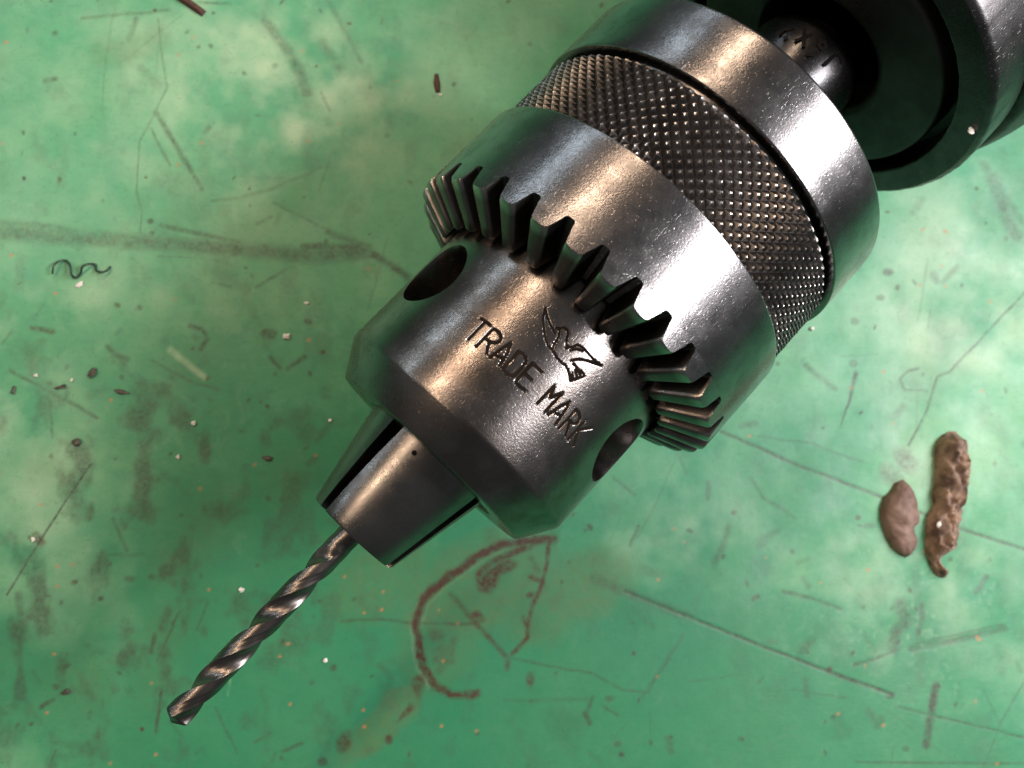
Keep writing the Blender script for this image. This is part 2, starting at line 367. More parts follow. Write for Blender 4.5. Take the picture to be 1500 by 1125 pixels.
i = np.arange(ny * nx).reshape(ny, nx)
ff = np.stack([i[:-1, :-1], i[:-1, 1:], i[1:, 1:], i[1:, :-1]], -1).reshape(-1, 4).astype(np.int32)
me = bpy.data.meshes.new('bench_top')
me.vertices.add(len(vv)); me.vertices.foreach_set('co', vv.ravel())
me.loops.add(ff.size); me.loops.foreach_set('vertex_index', ff.ravel())
me.polygons.add(len(ff)); me.polygons.foreach_set('loop_start', np.arange(0, ff.size, 4, dtype=np.int32))
me.update(); me.validate(); me.shade_smooth()
for nm, arr in (('grime', grime), ('rust', rust), ('pale', pale), ('oil_shade', oil_shade), ('speck', speck), ('light_falloff', light_falloff)):
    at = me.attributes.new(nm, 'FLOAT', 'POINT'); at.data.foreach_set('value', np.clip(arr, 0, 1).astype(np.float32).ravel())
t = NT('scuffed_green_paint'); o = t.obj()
g1 = t.mix(t.ramp(t.noise(o, 42, 5, .6, .6), .36, .66), (.052, .300, .142), (.098, .335, .156))
g1 = t.mix(t.ramp(t.noise(o, 150, 5, .65, .4), .50, .78, 0, .5), g1, (.052, .245, .150))
g1 = t.mix(t.ramp(t.noise(t.mapping(o, (0, 0, .7), (300, 1500, 500)), 1.0, 4, .65), .52, .80, 0, .42), g1, (.055, .20, .105))
g1 = t.mix(t.ramp(t.noise(o, 380, 5, .7, .8), .42, .72, 0, .45), g1, (.040, .215, .120))
g1 = t.mix(t.ramp(t.noise(o, 230, 5, .7, 1.2), .56, .80, 0, .5), g1, (.20, .40, .23))
g1 = t.mix(t.attr('light_falloff'), t.mix(.72, g1, (.018, .145, .064)), g1)
g1 = t.mix(t.math('MULTIPLY', t.ramp(t.attr('light_falloff'), .5, 1.0, 0, .35), t.noise(o, 60, 4, .6)), g1, (.22, .45, .29))
g1 = t.mix(t.attr('pale'), g1, (.37, .52, .33))
g1 = t.mix(t.math('MULTIPLY', t.attr('oil_shade'), .85), g1, (.075, .15, .06))  # one olive tint for stains and for the painted-in shadows
brk1 = t.ramp(t.noise(o, 1700, 5, .72, .3), .34, .62, .55, 1.15); brk2 = t.ramp(t.noise(o, 1300, 5, .72, .4), .36, .62, .5, 1.2)
g1 = t.mix(t.math('MULTIPLY', t.math('MULTIPLY', t.attr('grime'), brk1), .95), g1, (.045, .048, .034))
g1 = t.mix(t.math('MULTIPLY', t.math('MULTIPLY', t.attr('rust'), brk2), .95), g1, (.060, .026, .016))
g1 = t.mix(t.ramp(t.noise(o, 900, 6, .78, .5), .55, .75, 0, .38), g1, (.045, .10, .06))
g1 = t.mix(t.ramp(t.noise(t.mapping(o, (0, 0, -.5), (260, 2600, 500)), 1.0, 5, .7), .60, .80, 0, .45), g1, (.05, .12, .07))
fine = t.ramp(t.noise(o, 2600, 3, .6), .63, .74, 0, .6); g1 = t.mix(fine, g1, (.05, .07, .045))
g1 = t.mix(t.math('MULTIPLY', t.attr('speck'), .8), g1, (.46, .17, .07))
rgh = t.ramp(t.noise(o, 130, 4, .6), .3, .7, .36, .58)
nrm = t.bump(t.noise(o, 420, 6, .65), .22, .0002); nrm = t.bump(t.noise(t.mapping(o, (0, 0, .9), (400, 5200, 500)), 1.0, 2, .5), .12, .00005, nrm)
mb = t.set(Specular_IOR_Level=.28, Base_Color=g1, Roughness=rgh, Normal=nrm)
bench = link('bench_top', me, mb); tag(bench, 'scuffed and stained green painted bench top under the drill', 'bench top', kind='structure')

# ================================================================== THE DRILL
drill = bpy.data.objects.new('power_drill', None); C.objects.link(drill)
drill.location = axw(0, 0, -H); drill.rotation_euler.z = math.atan2(U @ YW, U @ XW); drill.empty_display_size = .01
tag(drill, 'dark steel power drill with a worn keyed chuck lying on the green bench', 'power drill')
AX = (0, 0, H * R)
def part(name, me, mat, parent=None, rx=0.0):
    o = link(name, me, mat, parent or drill, AX if parent is None else (0, 0, 0)); o.rotation_euler.x = rx; return o
D2 = math.radians
wobble = lambda s, a: .0012 * math.sin(3 * a + 5 * s) + .0008 * math.sin(7 * a + 1)
# --- gear sleeve with its 32 bevel teeth
pf = fillet([(.0, .93), (.0, 1.0), (-.418, 1.0), (-.500, .745), (-.46, .725), (0, .80), (.0, .93)], [0, .012, 0, 0, 0, 0, 0])
extra = []
for a, b in zip(pf[:-1], pf[1:]):
    extra.append(a)
    if abs(b[0] - a[0]) > .3 and a[1] > .99: extra += [tuple(np.array(a) + (np.array(b) - np.array(a)) * k / 6) for k in range(1, 6)]
gear = part('gear_sleeve', revolve('gear_sleeve', extra + [pf[-1]], 512), M['sleeve'])
tip = [(4.75, 0), (4.35, .03), (4.05, .12), (3.8, .28), (2.95, .80), (2.65, .92), (2.05, .99), (1.05, 1.015), (0, 1.02)]
tip = tip + [(-p, d) for p, d in tip[-2::-1]]
def tooth_mesh():
    sroot = lambda r: -.418 - (1 - r) * (.082 / .255); stip = lambda r: -.528 - (1 - r) * (.094 / .25)
    rings = [(1.0, .95, -.05), (.988, 1, 0), (.94, 1, 0), (.88, 1, 0), (.82, 1, 0), (.765, 1, 0), (.75, .92, -.08)]
    v = []; f = []; n = len(tip); wear = []
    for r, ks, kd in rings:
        for p, d in tip:
            a = D2(p) * (ks if d > .5 else 1); d2 = max(d + kd * (d > .5), 0)
            s = sroot(r) + d2 * (stip(r) - sroot(r))
            v.append((s * R, r * math.sin(a) * R, r * math.cos(a) * R)); wear.append((.75 if r > .95 else .25 if r > .8 else .1) if d > .9 else .0)
    for i in range(len(rings) - 1):
        for k in range(n - 1): f.append((i * n + k, i * n + k + 1, (i + 1) * n + k + 1, (i + 1) * n + k))
    for i in (0, len(rings) - 1):                       # end caps down to the root line
        b = len(v); r = rings[i][0]
        for p, d in tip:
            v.append((sroot(r) * R, r * math.sin(D2(p)) * R, r * math.cos(D2(p)) * R)); wear.append(0.55 if i == 0 else 0)
        for k in range(n - 1):
            q = [i * n + k, i * n + k + 1, b + k + 1, b + k]
            if k == 0: q = [i * n + 1, b + 1, b + 0]
            if k == n - 2: q = [i * n + k, b + k + 1, b + k]
            f.append(tuple(q))
        if i == 0:
            for k in range(n): wear[k] = .8
    outer = [k for k, q in enumerate(f) if all(abs(math.hypot(v[z][1], v[z][2]) - R) < 1e-6 * R for z in q)]
    me = mesh('gear_tooth', v, f, 38); recalc(me); me.shade_smooth(); me.set_sharp_from_angle(angle=D2(38))
    at = me.attributes.new('wear', 'FLOAT', 'POINT'); at.data.foreach_set('value', np.array(wear, np.float32))
    me.materials.append(M['tooth']); me.materials.append(M['sleeve'])
    for k in outer: me.polygons[k].material_index = 1
    return me
tm = tooth_mesh()
for k in range(32): part('gear_tooth', tm, M['tooth'], gear, -D2(-1.9 + 11.25 * k))
# --- knurled band
NK = 94; nt = NK * 10
per = 2 * math.pi * .97 / NK
ss = np.arange(-.02, .436, per / 10); ns = len(ss); th = np.arange(nt) * 2 * math.pi / nt
SS, TH = np.meshgrid(ss, th, indexing='ij')
t1 = (TH * NK / (2 * math.pi) + (SS + .02) / per) % 1; t2 = (TH * NK / (2 * math.pi) - (SS + .02) / per) % 1
hgt = np.minimum(1 - np.abs(2 * t1 - 1), 1 - np.abs(2 * t2 - 1))       # 0 in the grooves, 1 on the points
var = fbm(TH * 22, SS * 40, 5, 3)
hk = np.clip(hgt * 1.05, 0, .74 + .16 * var)
edge = np.clip((.432 - SS) / .018, 0, 1)
RR = .950 + .029 * hk * (.4 + .6 * edge) + .0015 * (var - .5)
v = np.stack([SS * R, RR * np.sin(TH) * R, RR * np.cos(TH) * R], -1).reshape(-1, 3)
idx = np.arange(ns * nt).reshape(ns, nt); nx2 = np.roll(idx, -1, 1)
a_, b_, c_, d_ = idx[:-1].ravel(), nx2[:-1].ravel(), nx2[1:].ravel(), idx[1:].ravel(); hf = hgt.ravel()
ac = (hf[a_] + hf[c_]) <= (hf[b_] + hf[d_])                            # split each quad along its groove
f = np.concatenate([np.where(ac[:, None], np.stack([a_, b_, c_], 1), np.stack([a_, b_, d_], 1)), np.where(ac[:, None], np.stack([a_, c_, d_], 1), np.stack([b_, c_, d_], 1))])
km = mesh('knurled_band', v, f.tolist(), 24); recalc(km); km.shade_smooth(); km.set_sharp_from_angle(angle=math.radians(24))
at = km.attributes.new('wear', 'FLOAT', 'POINT'); at.data.foreach_set('value', (np.clip((hk - .62) * 6, 0, 1) * (.25 + .55 * var)).astype(np.float32).ravel())
part('knurled_band', km, M['knurl'])
# --- rear sleeve
pf = fillet([(.432, .80), (.436, .925), (.462, .93), (.462, .998), (.84, .998), (.84, .45), (.80, .335)], [0, 0, 0, .010, .020, .01, 0])
pf = [p for p in pf]; out = []
for a, b in zip(pf[:-1], pf[1:]):
    out.append(a)
    if abs(b[0] - a[0]) > .2: out += [tuple(np.array(a) + (np.array(b) - np.array(a)) * k / 6) for k in range(1, 6)]
part('rear_sleeve', revolve('rear_sleeve', out + [pf[-1]], 256, wob=wobble), M['sleeve'])
# --- chuck body, engraved, with key holes
RB = .716
crop = lambda pts, ox, oy, k: [(ox + x / k, oy + y / k) for x, y in pts]
c1 = lambda *p: crop(p, 680, 455, 9.375); c2 = lambda *p: crop(p, 780, 440, 8.65); c3 = lambda *p: crop(p, 780, 555, 10.23)
letters = [
 ('T', [c1((220, 95), (360, 205)), c1((288, 150), (45, 400))]),
 ('R', [c1((395, 245), (160, 490)), c1((395, 245), (465, 285), (505, 345), (495, 410), (450, 440), (380, 440), (300, 390)), c1((350, 435), (318, 500), (305, 600))]),
 ('A', [c1((640, 445), (480, 545), (340, 650)), c1((640, 445), (600, 560), (480, 765)), c1((420, 600), (520, 655))]),
 ('D', [c1((745, 560), (640, 680), (525, 795)), c1((745, 560), (800, 590), (850, 650), (845, 710), (780, 800), (690, 890), (620, 895), (570, 850), (525, 795))]),
 ('E', [c1((935, 725), (820, 850), (700, 985)), c1((935, 725), (1065, 850)), c1((830, 855), (930, 955)), c1((700, 985), (840, 1105))]),
 ('M', [c3((335, 95), (230, 210), (65, 375)), c3((335, 100), (295, 215), (265, 285)), c3((265, 285), (360, 250), (450, 215)), c3((450, 215), (340, 340), (185, 500))]),
 ('A', [c3((560, 345), (400, 430), (225, 545)), c3((560, 345), (500, 470), (345, 690)), c3((340, 510), (430, 560))]),
 ('R', [c3((650, 465), (540, 590), (395, 745)), c3((650, 465), (700, 510), (715, 590), (680, 665), (610, 675), (545, 615)), c3((560, 650), (530, 760), (495, 865))]),
 ('K', [c3((795, 630), (690, 740), (530, 920)), c3((895, 735), (780, 750), (690, 765)), c3((700, 765), (660, 880), (615, 1010))]),
]
bird = [c2((165, 95), (135, 200), (145, 350), (165, 490), (200, 580), (250, 630)), c2((165, 95), (185, 200), (235, 320), (295, 420)),
        c2((250, 630), (275, 560), (330, 470), (345, 400), (335, 350), (300, 345)), c2((345, 360), (390, 342), (435, 365), (455, 420), (435, 490), (430, 560), (445, 600), (420, 605)),
        c2((440, 600), (510, 590), (575, 560), (640, 600), (720, 690), (790, 760), (885, 835)), c2((480, 765), (560, 745), (640, 750), (720, 775), (885, 835)), c2((480, 630), (560, 615), (640, 640)),
        c2((255, 635), (290, 700), (350, 770), (420, 830), (455, 890)), c2((455, 890), (470, 950), (480, 1020)), c2((510, 800), (570, 860), (640, 920), (660, 960)),
        c2((480, 1020), (560, 1000), (660, 960)), c2((500, 920), (515, 1005)), c2((540, 880), (570, 990)), c2((570, 880), (615, 965))]
def to_cyl(line):
    p = [on_cyl(x, y, RB) for x, y in line]; return [(s, a * RB) for s, a in p]
engr = [to_cyl(l) for _, ls in letters for l in ls]; engr_b = [to_cyl(l) for l in bird]
th = np.concatenate([np.arange(-180, -47, 1.5), np.arange(-47, 29, .28), np.arange(29, 180, 1.5)]) * math.pi / 180
sd = np.concatenate([np.arange(-.45, -.675, -.02), np.arange(-.675, -1.10, -.0036), np.arange(-1.10, -1.30, -.02)])
S2, T2 = np.meshgrid(sd, th, indexing='ij'); A2 = T2 * RB; dep = np.zeros_like(S2)
for lines, hw, dp in ((engr, .0082, .0060), (engr_b, .0064, .0050)):
    for ln in lines:
        ln = np.array(ln)
        for a, b in zip(ln[:-1], ln[1:]):
            m = .02; sel = (S2 > min(a[0], b[0]) - m) & (S2 < max(a[0], b[0]) + m) & (A2 > min(a[1], b[1]) - m) & (A2 < max(a[1], b[1]) + m)
            if not sel.any(): continue
            d = b - a; t_ = np.clip(((S2[sel] - a[0]) * d[0] + (A2[sel] - a[1]) * d[1]) / max(d @ d, 1e-9), 0, 1)
            dd = np.hypot(S2[sel] - a[0] - t_ * d[0], A2[sel] - a[1] - t_ * d[1])
            g = dp * np.clip((hw - dd) / .0035, 0, 1)   # burr at the lip
            dep[sel] = np.where(np.abs(g) > np.abs(dep[sel]), g, dep[sel])
nth = len(th)
cyl = RB - dep
tail = fillet([(-1.30, RB), (-1.333, RB), (-1.517, .600), (-1.517, .42), (-1.45, .40), (-.45, .40)], [0, .016, .012, .01, 0, 0])[1:]
prof_s = list(sd) + [p[0] for p in tail]
v = []
for k, s in enumerate(prof_s):
    for j, a in enumerate(th):
        r = cyl[k, j] if k < len(sd) else tail[k - len(sd)][1]
        v.append((s * R, r * math.sin(a) * R, r * math.cos(a) * R))
nrow = len(prof_s); idx = np.arange(nrow * nth).reshape(nrow, nth)
i0 = idx; i1 = np.roll(idx, -1, 0)
f = np.stack([i0, np.roll(i0, -1, 1), np.roll(i1, -1, 1), i1], -1).reshape(-1, 4)
bm_ = bpy.data.meshes.new('chuck_body'); bm_.from_pydata(v, [], f.tolist()); recalc(bm_)
body = part('chuck_body', bm_, M['body'])
cut = bmesh.new()
for a in (57.3, -64.4, 176.5):
    rot = Matrix.Rotation(-D2(a), 4, 'X')
    prof = [(.45, .0), (.45, .172), (.675, .178), (.712, .190), (.80, .222), (.80, 0)]; n = 96; rings = []
    for z, r in prof:
        if r == 0: rings.append([cut.verts.new(rot @ Vector((-.872 * R, 0, z * R)))])
        else: rings.append([cut.verts.new(rot @ Vector(((-.872 + r * math.cos(q * 2 * math.pi / n)) * R, r * math.sin(q * 2 * math.pi / n) * R, z * R))) for q in range(n)])
    for A_, B_ in zip(rings[:-1], rings[1:]):
        for q in range(n):
            q2 = (q + 1) % n
            if len(A_) == 1: cut.faces.new((A_[0], B_[q2], B_[q]))
            elif len(B_) == 1: cut.faces.new((A_[q], A_[q2], B_[0]))
            else: cut.faces.new((A_[q], A_[q2], B_[q2], B_[q]))
bmesh.ops.recalc_face_normals(cut, faces=cut.faces)
cme = bpy.data.meshes.new('cutter'); cut.to_mesh(cme); cut.free(); co = bpy.data.objects.new('cutter', cme); C.objects.link(co); co.parent = drill; co.location = AX
md = body.modifiers.new('holes', 'BOOLEAN'); md.operation = 'DIFFERENCE'; md.object = co; md.solver = 'EXACT'
bpy.context.view_layer.update(); dg = bpy.context.evaluated_depsgraph_get()
nm = bpy.data.meshes.new_from_object(body.evaluated_get(dg)); body.modifiers.clear(); body.data = nm
nm.shade_smooth(); nm.set_sharp_from_angle(angle=D2(24)); nm.name = 'chuck_body'
bpy.data.objects.remove(co); bpy.data.meshes.remove(cme)
def ribbons(name, lines, hw, rad, mat, parent):
    v = []; f = []
    for ln in lines:
        ln = [np.array(p) for p in ln]; pts = []
        for a, b in zip(ln[:-1], ln[1:]):
            k = max(2, int(np.hypot(*(b - a)) / .012)); pts += [a + (b - a) * q / k for q in range(k)]
        pts.append(ln[-1])
        for q, p in enumerate(pts):
            d = pts[min(q + 1, len(pts) - 1)] - pts[max(q - 1, 0)]; d /= np.linalg.norm(d) + 1e-9; nn = np.array([-d[1], d[0]])
            for sg, dz in ((-1, .0012), (0, 0), (1, .0012)):
                e = p + nn * sg * hw; a = e[1] / rad; rr = rad + dz; v.append((e[0] * R, rr * math.sin(a) * R, rr * math.cos(a) * R))
        b0 = len(v) - 3 * len(pts)
        for q in range(len(pts) - 1):
            for h in (0, 1): f.append((b0 + 3 * q + h, b0 + 3 * q + h + 1, b0 + 3 * q + h + 4, b0 + 3 * q + h + 3))
    me = mesh(name, v, f); recalc(me)
    return part(name, me, mat, parent)
for ch, ls in letters:
    o = ribbons('engraved_letter', [to_cyl(l) for l in ls], .0074, RB - .0034, M['grime'], body); o['label'] = 'engraved dark letter ' + ch
ribbons('engraved_bird', engr_b, .0050, RB - .0028, M['grime'], body)['label'] = 'engraved outline of a flying bird'
# --- jaws
st_ = [(-1.30, .395), (-1.517, .370), (-1.70, .331), (-1.90, .290), (-2.035, .262), (-2.047, .254)]
def lerp_s(s, a, b): return a + (b - a) * min(max((-1.517 - s) / .52, 0), 1)      # from the nose to the jaw tips
gaps = [lambda s: (lerp_s(s, 27, 40), lerp_s(s, 39, 52)), lambda s: (lerp_s(s, 163, 163), lerp_s(s, 175, 175)), lambda s: (lerp_s(s, 289, 286), lerp_s(s, 301, 298))]
def jaw_mesh(lo, hi):
    v = []; f = []; n = 25
    for (s, r) in st_:
        a0, a1 = D2(lo(s)), D2(hi(s)); am = (a0 + a1) / 2
        ring_ = [(r * math.sin(a0 + (a1 - a0) * k / (n - 1)), r * math.cos(a0 + (a1 - a0) * k / (n - 1))) for k in range(n)]
        ring_ += [(.055 * math.sin(am + q), .055 * math.cos(am + q)) for q in (.7, 0, -.7)]
        v += [(s * R, y * R, z * R) for y, z in ring_]
    m = n + 3
    for i in range(len(st_) - 1):
        for k in range(m): f.append((i * m + k, i * m + (k + 1) % m, (i + 1) * m + (k + 1) % m, (i + 1) * m + k))
    b = (len(st_) - 1) * m
    f.append(tuple(b + k for k in range(m))); f.append(tuple(range(m - 1, -1, -1)))
    me = mesh('jaw', v, f, 30); recalc(me); me.shade_smooth(); me.set_sharp_from_angle(angle=D2(30))
    return me
jaws = []
for lo, hi in ((lambda s: gaps[2](s)[1] - 360, lambda s: gaps[0](s)[0]), (lambda s: gaps[0](s)[1], lambda s: gaps[1](s)[0]), (lambda s: gaps[1](s)[1], lambda s: gaps[2](s)[0])):
    j = part('jaw', jaw_mesh(lo, hi), M['jaw']); j.location = (0, .025 * R, H * R); jaws.append(j)
s_, a_ = on_cyl(607, 664, .35)
bmk = bmesh.new(); bmesh.ops.create_circle(bmk, cap_ends=True, radius=.013 * R, segments=14)
nrmv = Vector((-.2, 0, 1)).normalized(); q_ = nrmv.to_track_quat('Z', 'Y')
for vv_ in bmk.verts: vv_.co = q_ @ vv_.co + Vector((s_ * R, 0, (.3535 - (abs(s_) - 1.60) * .214) * R + .0016 * R))
pme = bpy.data.meshes.new('punch_mark'); bmk.to_mesh(pme); bmk.free(); pass
yj = .35 * math.sin(a_) - .025
part('punch_mark', pme, M['dark'], jaws[0], -math.asin(yj / .35))
# --- spindle collar and the front of the drill housing
part('spindle', revolve('spindle', fillet([(.70, .21), (.98, .235), (1.28, .295), (1.52, .340), (1.64, .335), (1.70, .22), (1.75, .22)], [0, .1, .12, .08, .05, .05, 0]), 128), M['collar'])
spindle = drill.children[-1]
stamp = lambda *p: [on_cyl(1080 + x / 6.818, y / 6.818, .335) for x, y in p]
st_lines = [stamp((415, 350), (450, 310), (570, 290)), stamp((450, 385), (500, 370)), stamp((670, 290), (660, 470)), stamp((570, 415), (750, 340)),
            stamp((850, 395), (810, 450), (840, 500), (890, 470), (850, 395)), stamp((690, 545), (770, 555), (800, 520)), stamp((865, 660), (975, 545), (1020, 560), (1040, 640))]
ribbons('stamped_letters', [[(s, a * .335) for s, a in l] for l in st_lines], .010, .3385, M['dark'], spindle)['label'] = 'small dark stamped characters round the collar'
cap = part('bearing_cap', revolve('bearing_cap', fillet([(1.95, .38), (1.735, .40), (1.715, .43), (1.715, .785), (1.90, .80)], [0, .02, .02, .035, 0]), 160), M['cap'])
def disc_pt(x, y, s):
    q = np.array([x - 750, y - 562.5, FPX]); c = P + s * U; X = q * (c @ U) / (q @ U) - c
    return (s * R, (X @ Yv) * R, (X @ N) * R)
v = []; f = []
for line in ([(1252, 4), (1262, 8)], [(1266, 22), (1272, 17), (1281, 18), (1284, 27), (1277, 35), (1268, 33)], [(1284, 27), (1292, 30)]):
    pts = [np.array(p, float) for p in line]
    for a, b in zip(pts[:-1], pts[1:]):
        d = (b - a) / np.linalg.norm(b - a); n_ = np.array([-d[1], d[0]]) * 2.2; b0 = len(v)
        for q in (a - n_, a + n_, b + n_, b - n_): v.append(disc_pt(q[0], q[1], 1.7135))
        f.append((b0, b0 + 1, b0 + 2, b0 + 3))
part('stamped_number', mesh('stamped_number', v, f), M['dark'], cap)['label'] = 'dark stamped figure on the bearing cap'
chip = lambda s, a: .0022 * (math.sin(61 * a) * math.sin(23 * a + 1)) * (1 if abs(s - 1.735) < .03 else 0)
part('housing_ring', revolve('housing_ring', fillet([(1.93, .855), (1.712, .868), (1.712, 1.02), (1.745, 1.052), (2.02, 1.06), (2.03, 1.03), (2.08, 1.03)], [0, .012, .006, .02, .01, .01, 0]), 256, wob=chip), M['ring'])
part('gear_housing', revolve('gear_housing', fillet([(1.93, .70), (1.93, .9), (2.06, 1.0), (2.06, 1.10), (2.25, 1.18), (2.7, 1.265), (5.2, 1.265), (5.6, 1.15), (5.7, .9), (5.7, .01)], [0, 0, 0, .04, .1, .3, .3, .3, .2, 0]), 192), M['housing'])

# ================================================================== THE DRILL BIT
def bit_mesh():
    r0 = .065; pitch = .76; n = 64; rows_ = []
    sv = np.concatenate([np.linspace(-1.7, -2.14, 8), np.linspace(-2.145, -3.225, 200), [-3.232, -3.241, -3.250, -3.258]])
    v = []
    for s in sv:
        run = np.clip((-2.15 - s) / .10, 0, 1); run = run * run * (3 - 2 * run)
        tipk = 1.0 if s > -3.222 else max(.10, 1 - (-3.222 - s) / .040)
        for k in range(n):
            a = 2 * math.pi * k / n; fl = abs(((2 * a) / (2 * math.pi) + .5) % 1 - .5) * 2      # 0 in flute centre, 1 on land centre
            land = np.clip((fl - .40) / .08, 0, 1); land = land * land * (3 - 2 * land)
            flr = .58 + .5 * (fl / .45) ** 2 * .5
            rr = r0 * (land + (1 - land) * min(flr, 1))
            marg = .965 if .62 < fl and ((2 * a / (2 * math.pi) + .5) % 1) > .5 else 1.0          # margin relief
            rr = r0 * (1 - run) + rr * run * (marg if fl > .6 else 1)
            aa = a - 2 * math.pi * s / pitch + 1.1
            v.append((s * R, rr * tipk * math.sin(aa) * R, rr * tipk * math.cos(aa) * R))
    m = len(sv); f = []
    for i in range(m - 1):
        for k in range(n): f.append((i * n + k, i * n + (k + 1) % n, (i + 1) * n + (k + 1) % n, (i + 1) * n + k))
    f.append(tuple((m - 1) * n + k for k in range(n))); f.append(tuple(range(n)))
    me = mesh('drill_bit', v, f, 42); recalc(me); me.shade_smooth(); me.set_sharp_from_angle(angle=D2(42))
    return me
bit = link('drill_bit', bit_mesh(), M['bit']); bit.location = axw(0, .033, 0); bit.rotation_euler.z = drill.rotation_euler.z
tag(bit, 'thin dark twist drill bit gripped in the jaws of the chuck', 'drill bit')

# ================================================================== BITS LYING ON THE BENCH
def resample(p, n):
    p = np.array(p, float); d = np.r_[0, np.cumsum(np.hypot(*np.diff(p, axis=0).T))]; t_ = np.linspace(0, d[-1], n)
    return np.stack([np.interp(t_, d, p[:, 0]), np.interp(t_, d, p[:, 1])], 1)
def lump(name, left, right, hmax, mat, seed, label, cat, n=64, m=22, rough=.25, group=None):
    Lp = resample(left, n); Rp = resample(right, n); v = []; f = []
    r_ = np.random.default_rng(seed); wmax = max(np.hypot(*(a - b)) for a, b in zip(Lp, Rp))
    for i in range(n):
        wd = np.hypot(*(Lp[i] - Rp[i])) / wmax; e = min(i, n - 1 - i) / (n * .09); hh = hmax * (wd ** .7) * min(1, .15 + e) 
        for k in range(m):
            t_ = k / (m - 1); q = Lp[i] * (1 - t_) + Rp[i] * t_
            w_ = px(*q)
            nz = vnoise(np.array([i * .22 + seed * 3]), np.array([k * .28]), seed)[0] + .5 * vnoise(np.array([i * .6]), np.array([k * .7 + seed]), seed + 1)[0]
            z = hh * R * (math.sin(math.pi * t_) ** .5 if 0 < t_ < 1 else 0) * (1 - rough + rough * 1.33 * nz)
            v.append((w_.x, w_.y, max(z, 0)))
    for i in range(n - 1):
        for k in range(m - 1): f.append((i * m + k, i * m + k + 1, (i + 1) * m + k + 1, (i + 1) * m + k))
    edge_ = [k for k in range(m)] + [i * m + m - 1 for i in range(1, n)] + [(n - 1) * m + k for k in range(m - 2, -1, -1)] + [i * m for i in range(n - 2, 0, -1)]
    f.append(tuple(edge_[::-1]))
    cx = np.mean([p[0] for p in v]); cy = np.mean([p[1] for p in v])
    me = mesh(name, [(p[0] - cx, p[1] - cy, p[2]) for p in v], f, 60); recalc(me)
    o = link(name, me, mat, None, (cx, cy, .0004 * R))
    return tag(o, label, cat, group)
k6 = lambda *p: crop(p, 1240, 600, 4.017)
lump('clay_lump', k6((325, 412), (285, 432), (262, 475), (218, 515), (196, 580), (195, 640), (210, 700), (232, 760), (268, 820), (310, 855), (342, 872)),
     k6((340, 414), (385, 480), (405, 545), (418, 620), (415, 665), (388, 690), (392, 725), (408, 765), (398, 810), (372, 855), (348, 872)), .12, M['clay2'], 3,
     'small smooth brown almond shaped lump of dirt beside the longer crumbly one', 'dirt lump', rough=.12)
lump('clay_strip', k6((600, 128), (560, 150), (528, 195), (512, 270), (520, 350), (515, 430), (500, 500), (508, 560), (470, 640), (462, 720), (460, 800), (468, 860), (492, 925), (520, 972), (556, 990)),
     k6((645, 128), (668, 180), (690, 240), (700, 330), (690, 420), (676, 500), (660, 590), (640, 690), (628, 760), (618, 815), (570, 850), (545, 862), (536, 900), (560, 925), (590, 950), (585, 985), (562, 992)), .15, M['clay'], 5,
     'long crumbly brown strip of dirt with a hooked end on the bench', 'dirt lump', n=90, rough=.38)
lump('rusty_twig', [(232, -16), (262, 2), (296, 25)], [(244, -24), (272, -5), (303, 17)], .05, M['twig'], 8, 'short rusty brown stick lying on the green bench', 'stick', n=30, m=10)
lump('brown_splinter', [(637, 108), (635, 122), (638, 136)], [(642, 108), (645, 122), (645, 136)], .025, M['twig'], 9, 'small reddish brown splinter on the bench by the knurled band', 'splinter', n=16, m=8)
def tube(name, pts, rad, mat, label, cat, lift):
    P3 = [px(x, y, lift + .02 * math.sin(i * 1.7)) for i, (x, y) in enumerate(pts)]
    dense = []
    for i in range(len(P3) - 1):
        p0, p1, p2, p3 = P3[max(i - 1, 0)], P3[i], P3[i + 1], P3[min(i + 2, len(P3) - 1)]
        for q in range(6):
            t_ = q / 6; dense.append(.5 * (2 * p1 + (p2 - p0) * t_ + (2 * p0 - 5 * p1 + 4 * p2 - p3) * t_ ** 2 + (3 * p1 - p0 - 3 * p2 + p3) * t_ ** 3))
    dense.append(P3[-1]); v = []; f = []; n = 8
    for i, p in enumerate(dense):
        d = (dense[min(i + 1, len(dense) - 1)] - dense[max(i - 1, 0)]).normalized(); sx = d.cross(Vector((0, 0, 1))).normalized(); sy = sx.cross(d)
        rr = rad * (.45 if i in (0, len(dense) - 1) else 1 - .4 * abs(i / len(dense) - .5))
        for k in range(n): v.append(p + (sx * math.cos(k * math.pi / 4) + sy * math.sin(k * math.pi / 4) * .7) * rr * R)
    for i in range(len(dense) - 1):
        for k in range(n): f.append((i * n + k, i * n + (k + 1) % n, (i + 1) * n + (k + 1) % n, (i + 1) * n + k))
    f.append(tuple(range(n))); f.append(tuple((len(dense) - 1) * n + k for k in range(n)))
    c = sum(v, Vector()) / len(v); zmin = min(p.z for p in v); c.z = zmin
    me = mesh(name, [p - c for p in v], f, 60); recalc(me)
    return tag(link(name, me, mat, None, (c.x, c.y, max(zmin, .0003 * R) if zmin < .02 * R else zmin)), label, cat)
o = tube('swarf_curl', [(77, 402), (79, 390), (87, 383), (97, 382), (103, 390), (105, 402), (111, 407), (118, 401), (121, 391), (130, 387), (140, 388), (141, 396), (149, 399), (158, 396), (162, 390)], .0085, M['swarf'],
     'curly dark metal shaving lying on the green bench', 'metal shaving', .022)
o.location.z = .0004 * R
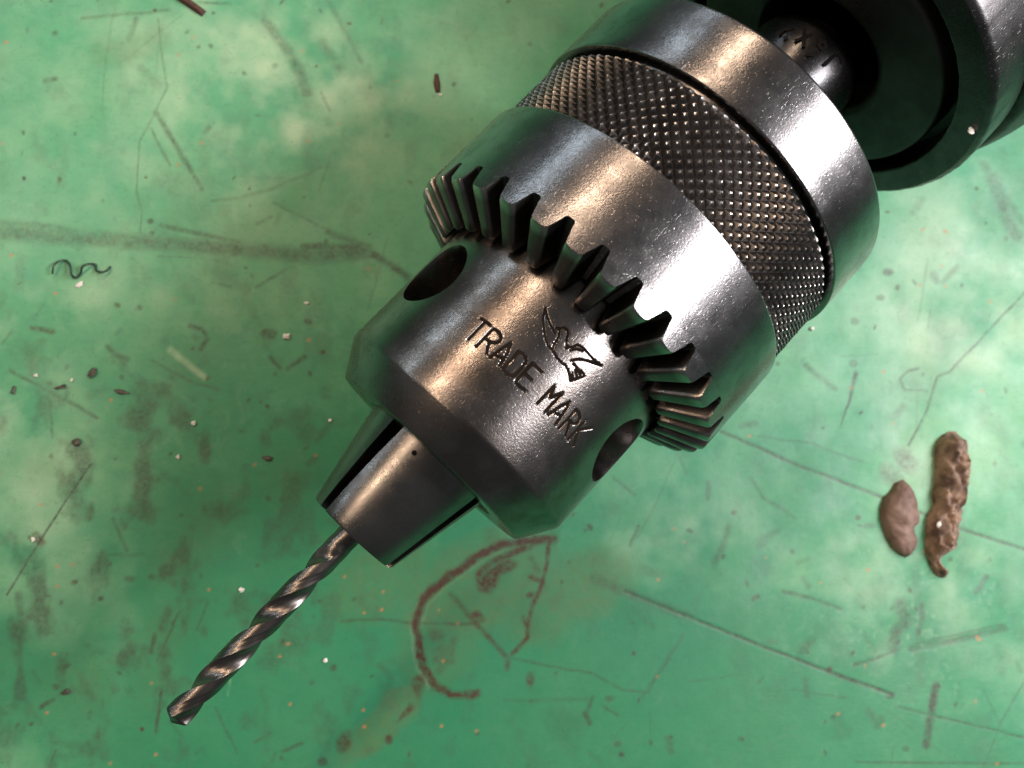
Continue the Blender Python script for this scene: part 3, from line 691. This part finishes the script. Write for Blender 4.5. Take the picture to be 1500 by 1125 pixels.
def crumb(name, x, y, sx, sy, mat, seed, label, cat, group=None, ang=0, z=0.0, flat=.6, at=None):
    b = bmesh.new(); bmesh.ops.create_icosphere(b, subdivisions=2, radius=1.0); r_ = random.Random(seed)
    k = [r_.uniform(.6, 1.5) for _ in range(6)]
    for q in b.verts:
        c = q.co; g = .75 + .22 * math.sin(c.x * 3 * k[0] + k[1] * 9) + .2 * math.sin(c.y * 4 * k[2] + k[3] * 5 + c.z * 3) + r_.uniform(-.08, .08)
        c *= g
    for q in b.verts:
        X_, Y_ = q.co.x * sx, q.co.y * sy
        q.co = Vector((X_ * math.cos(ang) - Y_ * math.sin(ang), X_ * math.sin(ang) + Y_ * math.cos(ang), q.co.z * min(sx, sy) * flat)) * (R / 207)
    zm = min(q.co.z for q in b.verts)
    for q in b.verts: q.co.z -= zm
    me = bpy.data.meshes.new(name); b.to_mesh(me); b.free(); me.shade_smooth(); me.set_sharp_from_angle(angle=D2(40))
    p = px(x, y, z) if at is None else at
    return tag(link(name, me, mat, None, (p.x, p.y, p.z + .0003 * R if at is None else p.z)), label, cat, group)
for i, (x, y, s) in enumerate([(420, 493, 5.5), (283, 620, 4.5), (262, 669, 4), (355, 864, 4.5), (476, 967, 4), (449, 444, 3.5), (53, 550, 3.2), (105, 557, 3), (1188, 482, 4.5), (484, 616, 3.5), (50, 790, 4)]):
    crumb('white_crumb', x, y, s, s * .8, M['white'], i, 'tiny white crumb lying loose on the green bench', 'crumb', 'white crumbs scattered on the bench')
crumb('pale_flake', 115, 418, 7, 4, M['white'], 31, 'pale flake beside the curly dark shaving', 'flake', ang=.6, flat=.3)
for i, (x, y, a, sx, sy) in enumerate([(136, 547, 1.0, 13, 4.5), (181, 575, -.15, 11, 4), (90, 567, .3, 9, 3.2), (391, 671, -.2, 9, 4), (98, 1013, .5, 7, 4), (112, 649, .4, 7, 6), (20, 572, 1.3, 7, 3)]):
    crumb('metal_chip', x, y, sx, sy, M['chip'], 50 + i, 'tiny dark metal chip lying on the green bench', 'metal chip', 'dark metal chips scattered on the bench', ang=a, flat=.5)
crumb('white_fleck', 1375, 768, 7, 3.4, M['white'], 77, 'bright white fleck stuck on the crumbly brown strip', 'fleck', ang=1.1, z=.17, flat=.5)
crumb('white_speck', 645, 139, 3.4, 2.4, M['white'], 78, 'tiny white speck at the end of the brown splinter', 'speck', flat=.4)
hp = axw(1.700, *[(lambda X: (X[1] / R, X[2] / R))(disc_pt(1422, 192, 1.70))][0])
crumb('white_scrap', 0, 0, 6, 4, M['white'], 79, 'small white scrap stuck to the dark front face of the drill housing', 'scrap', at=hp, flat=.35)
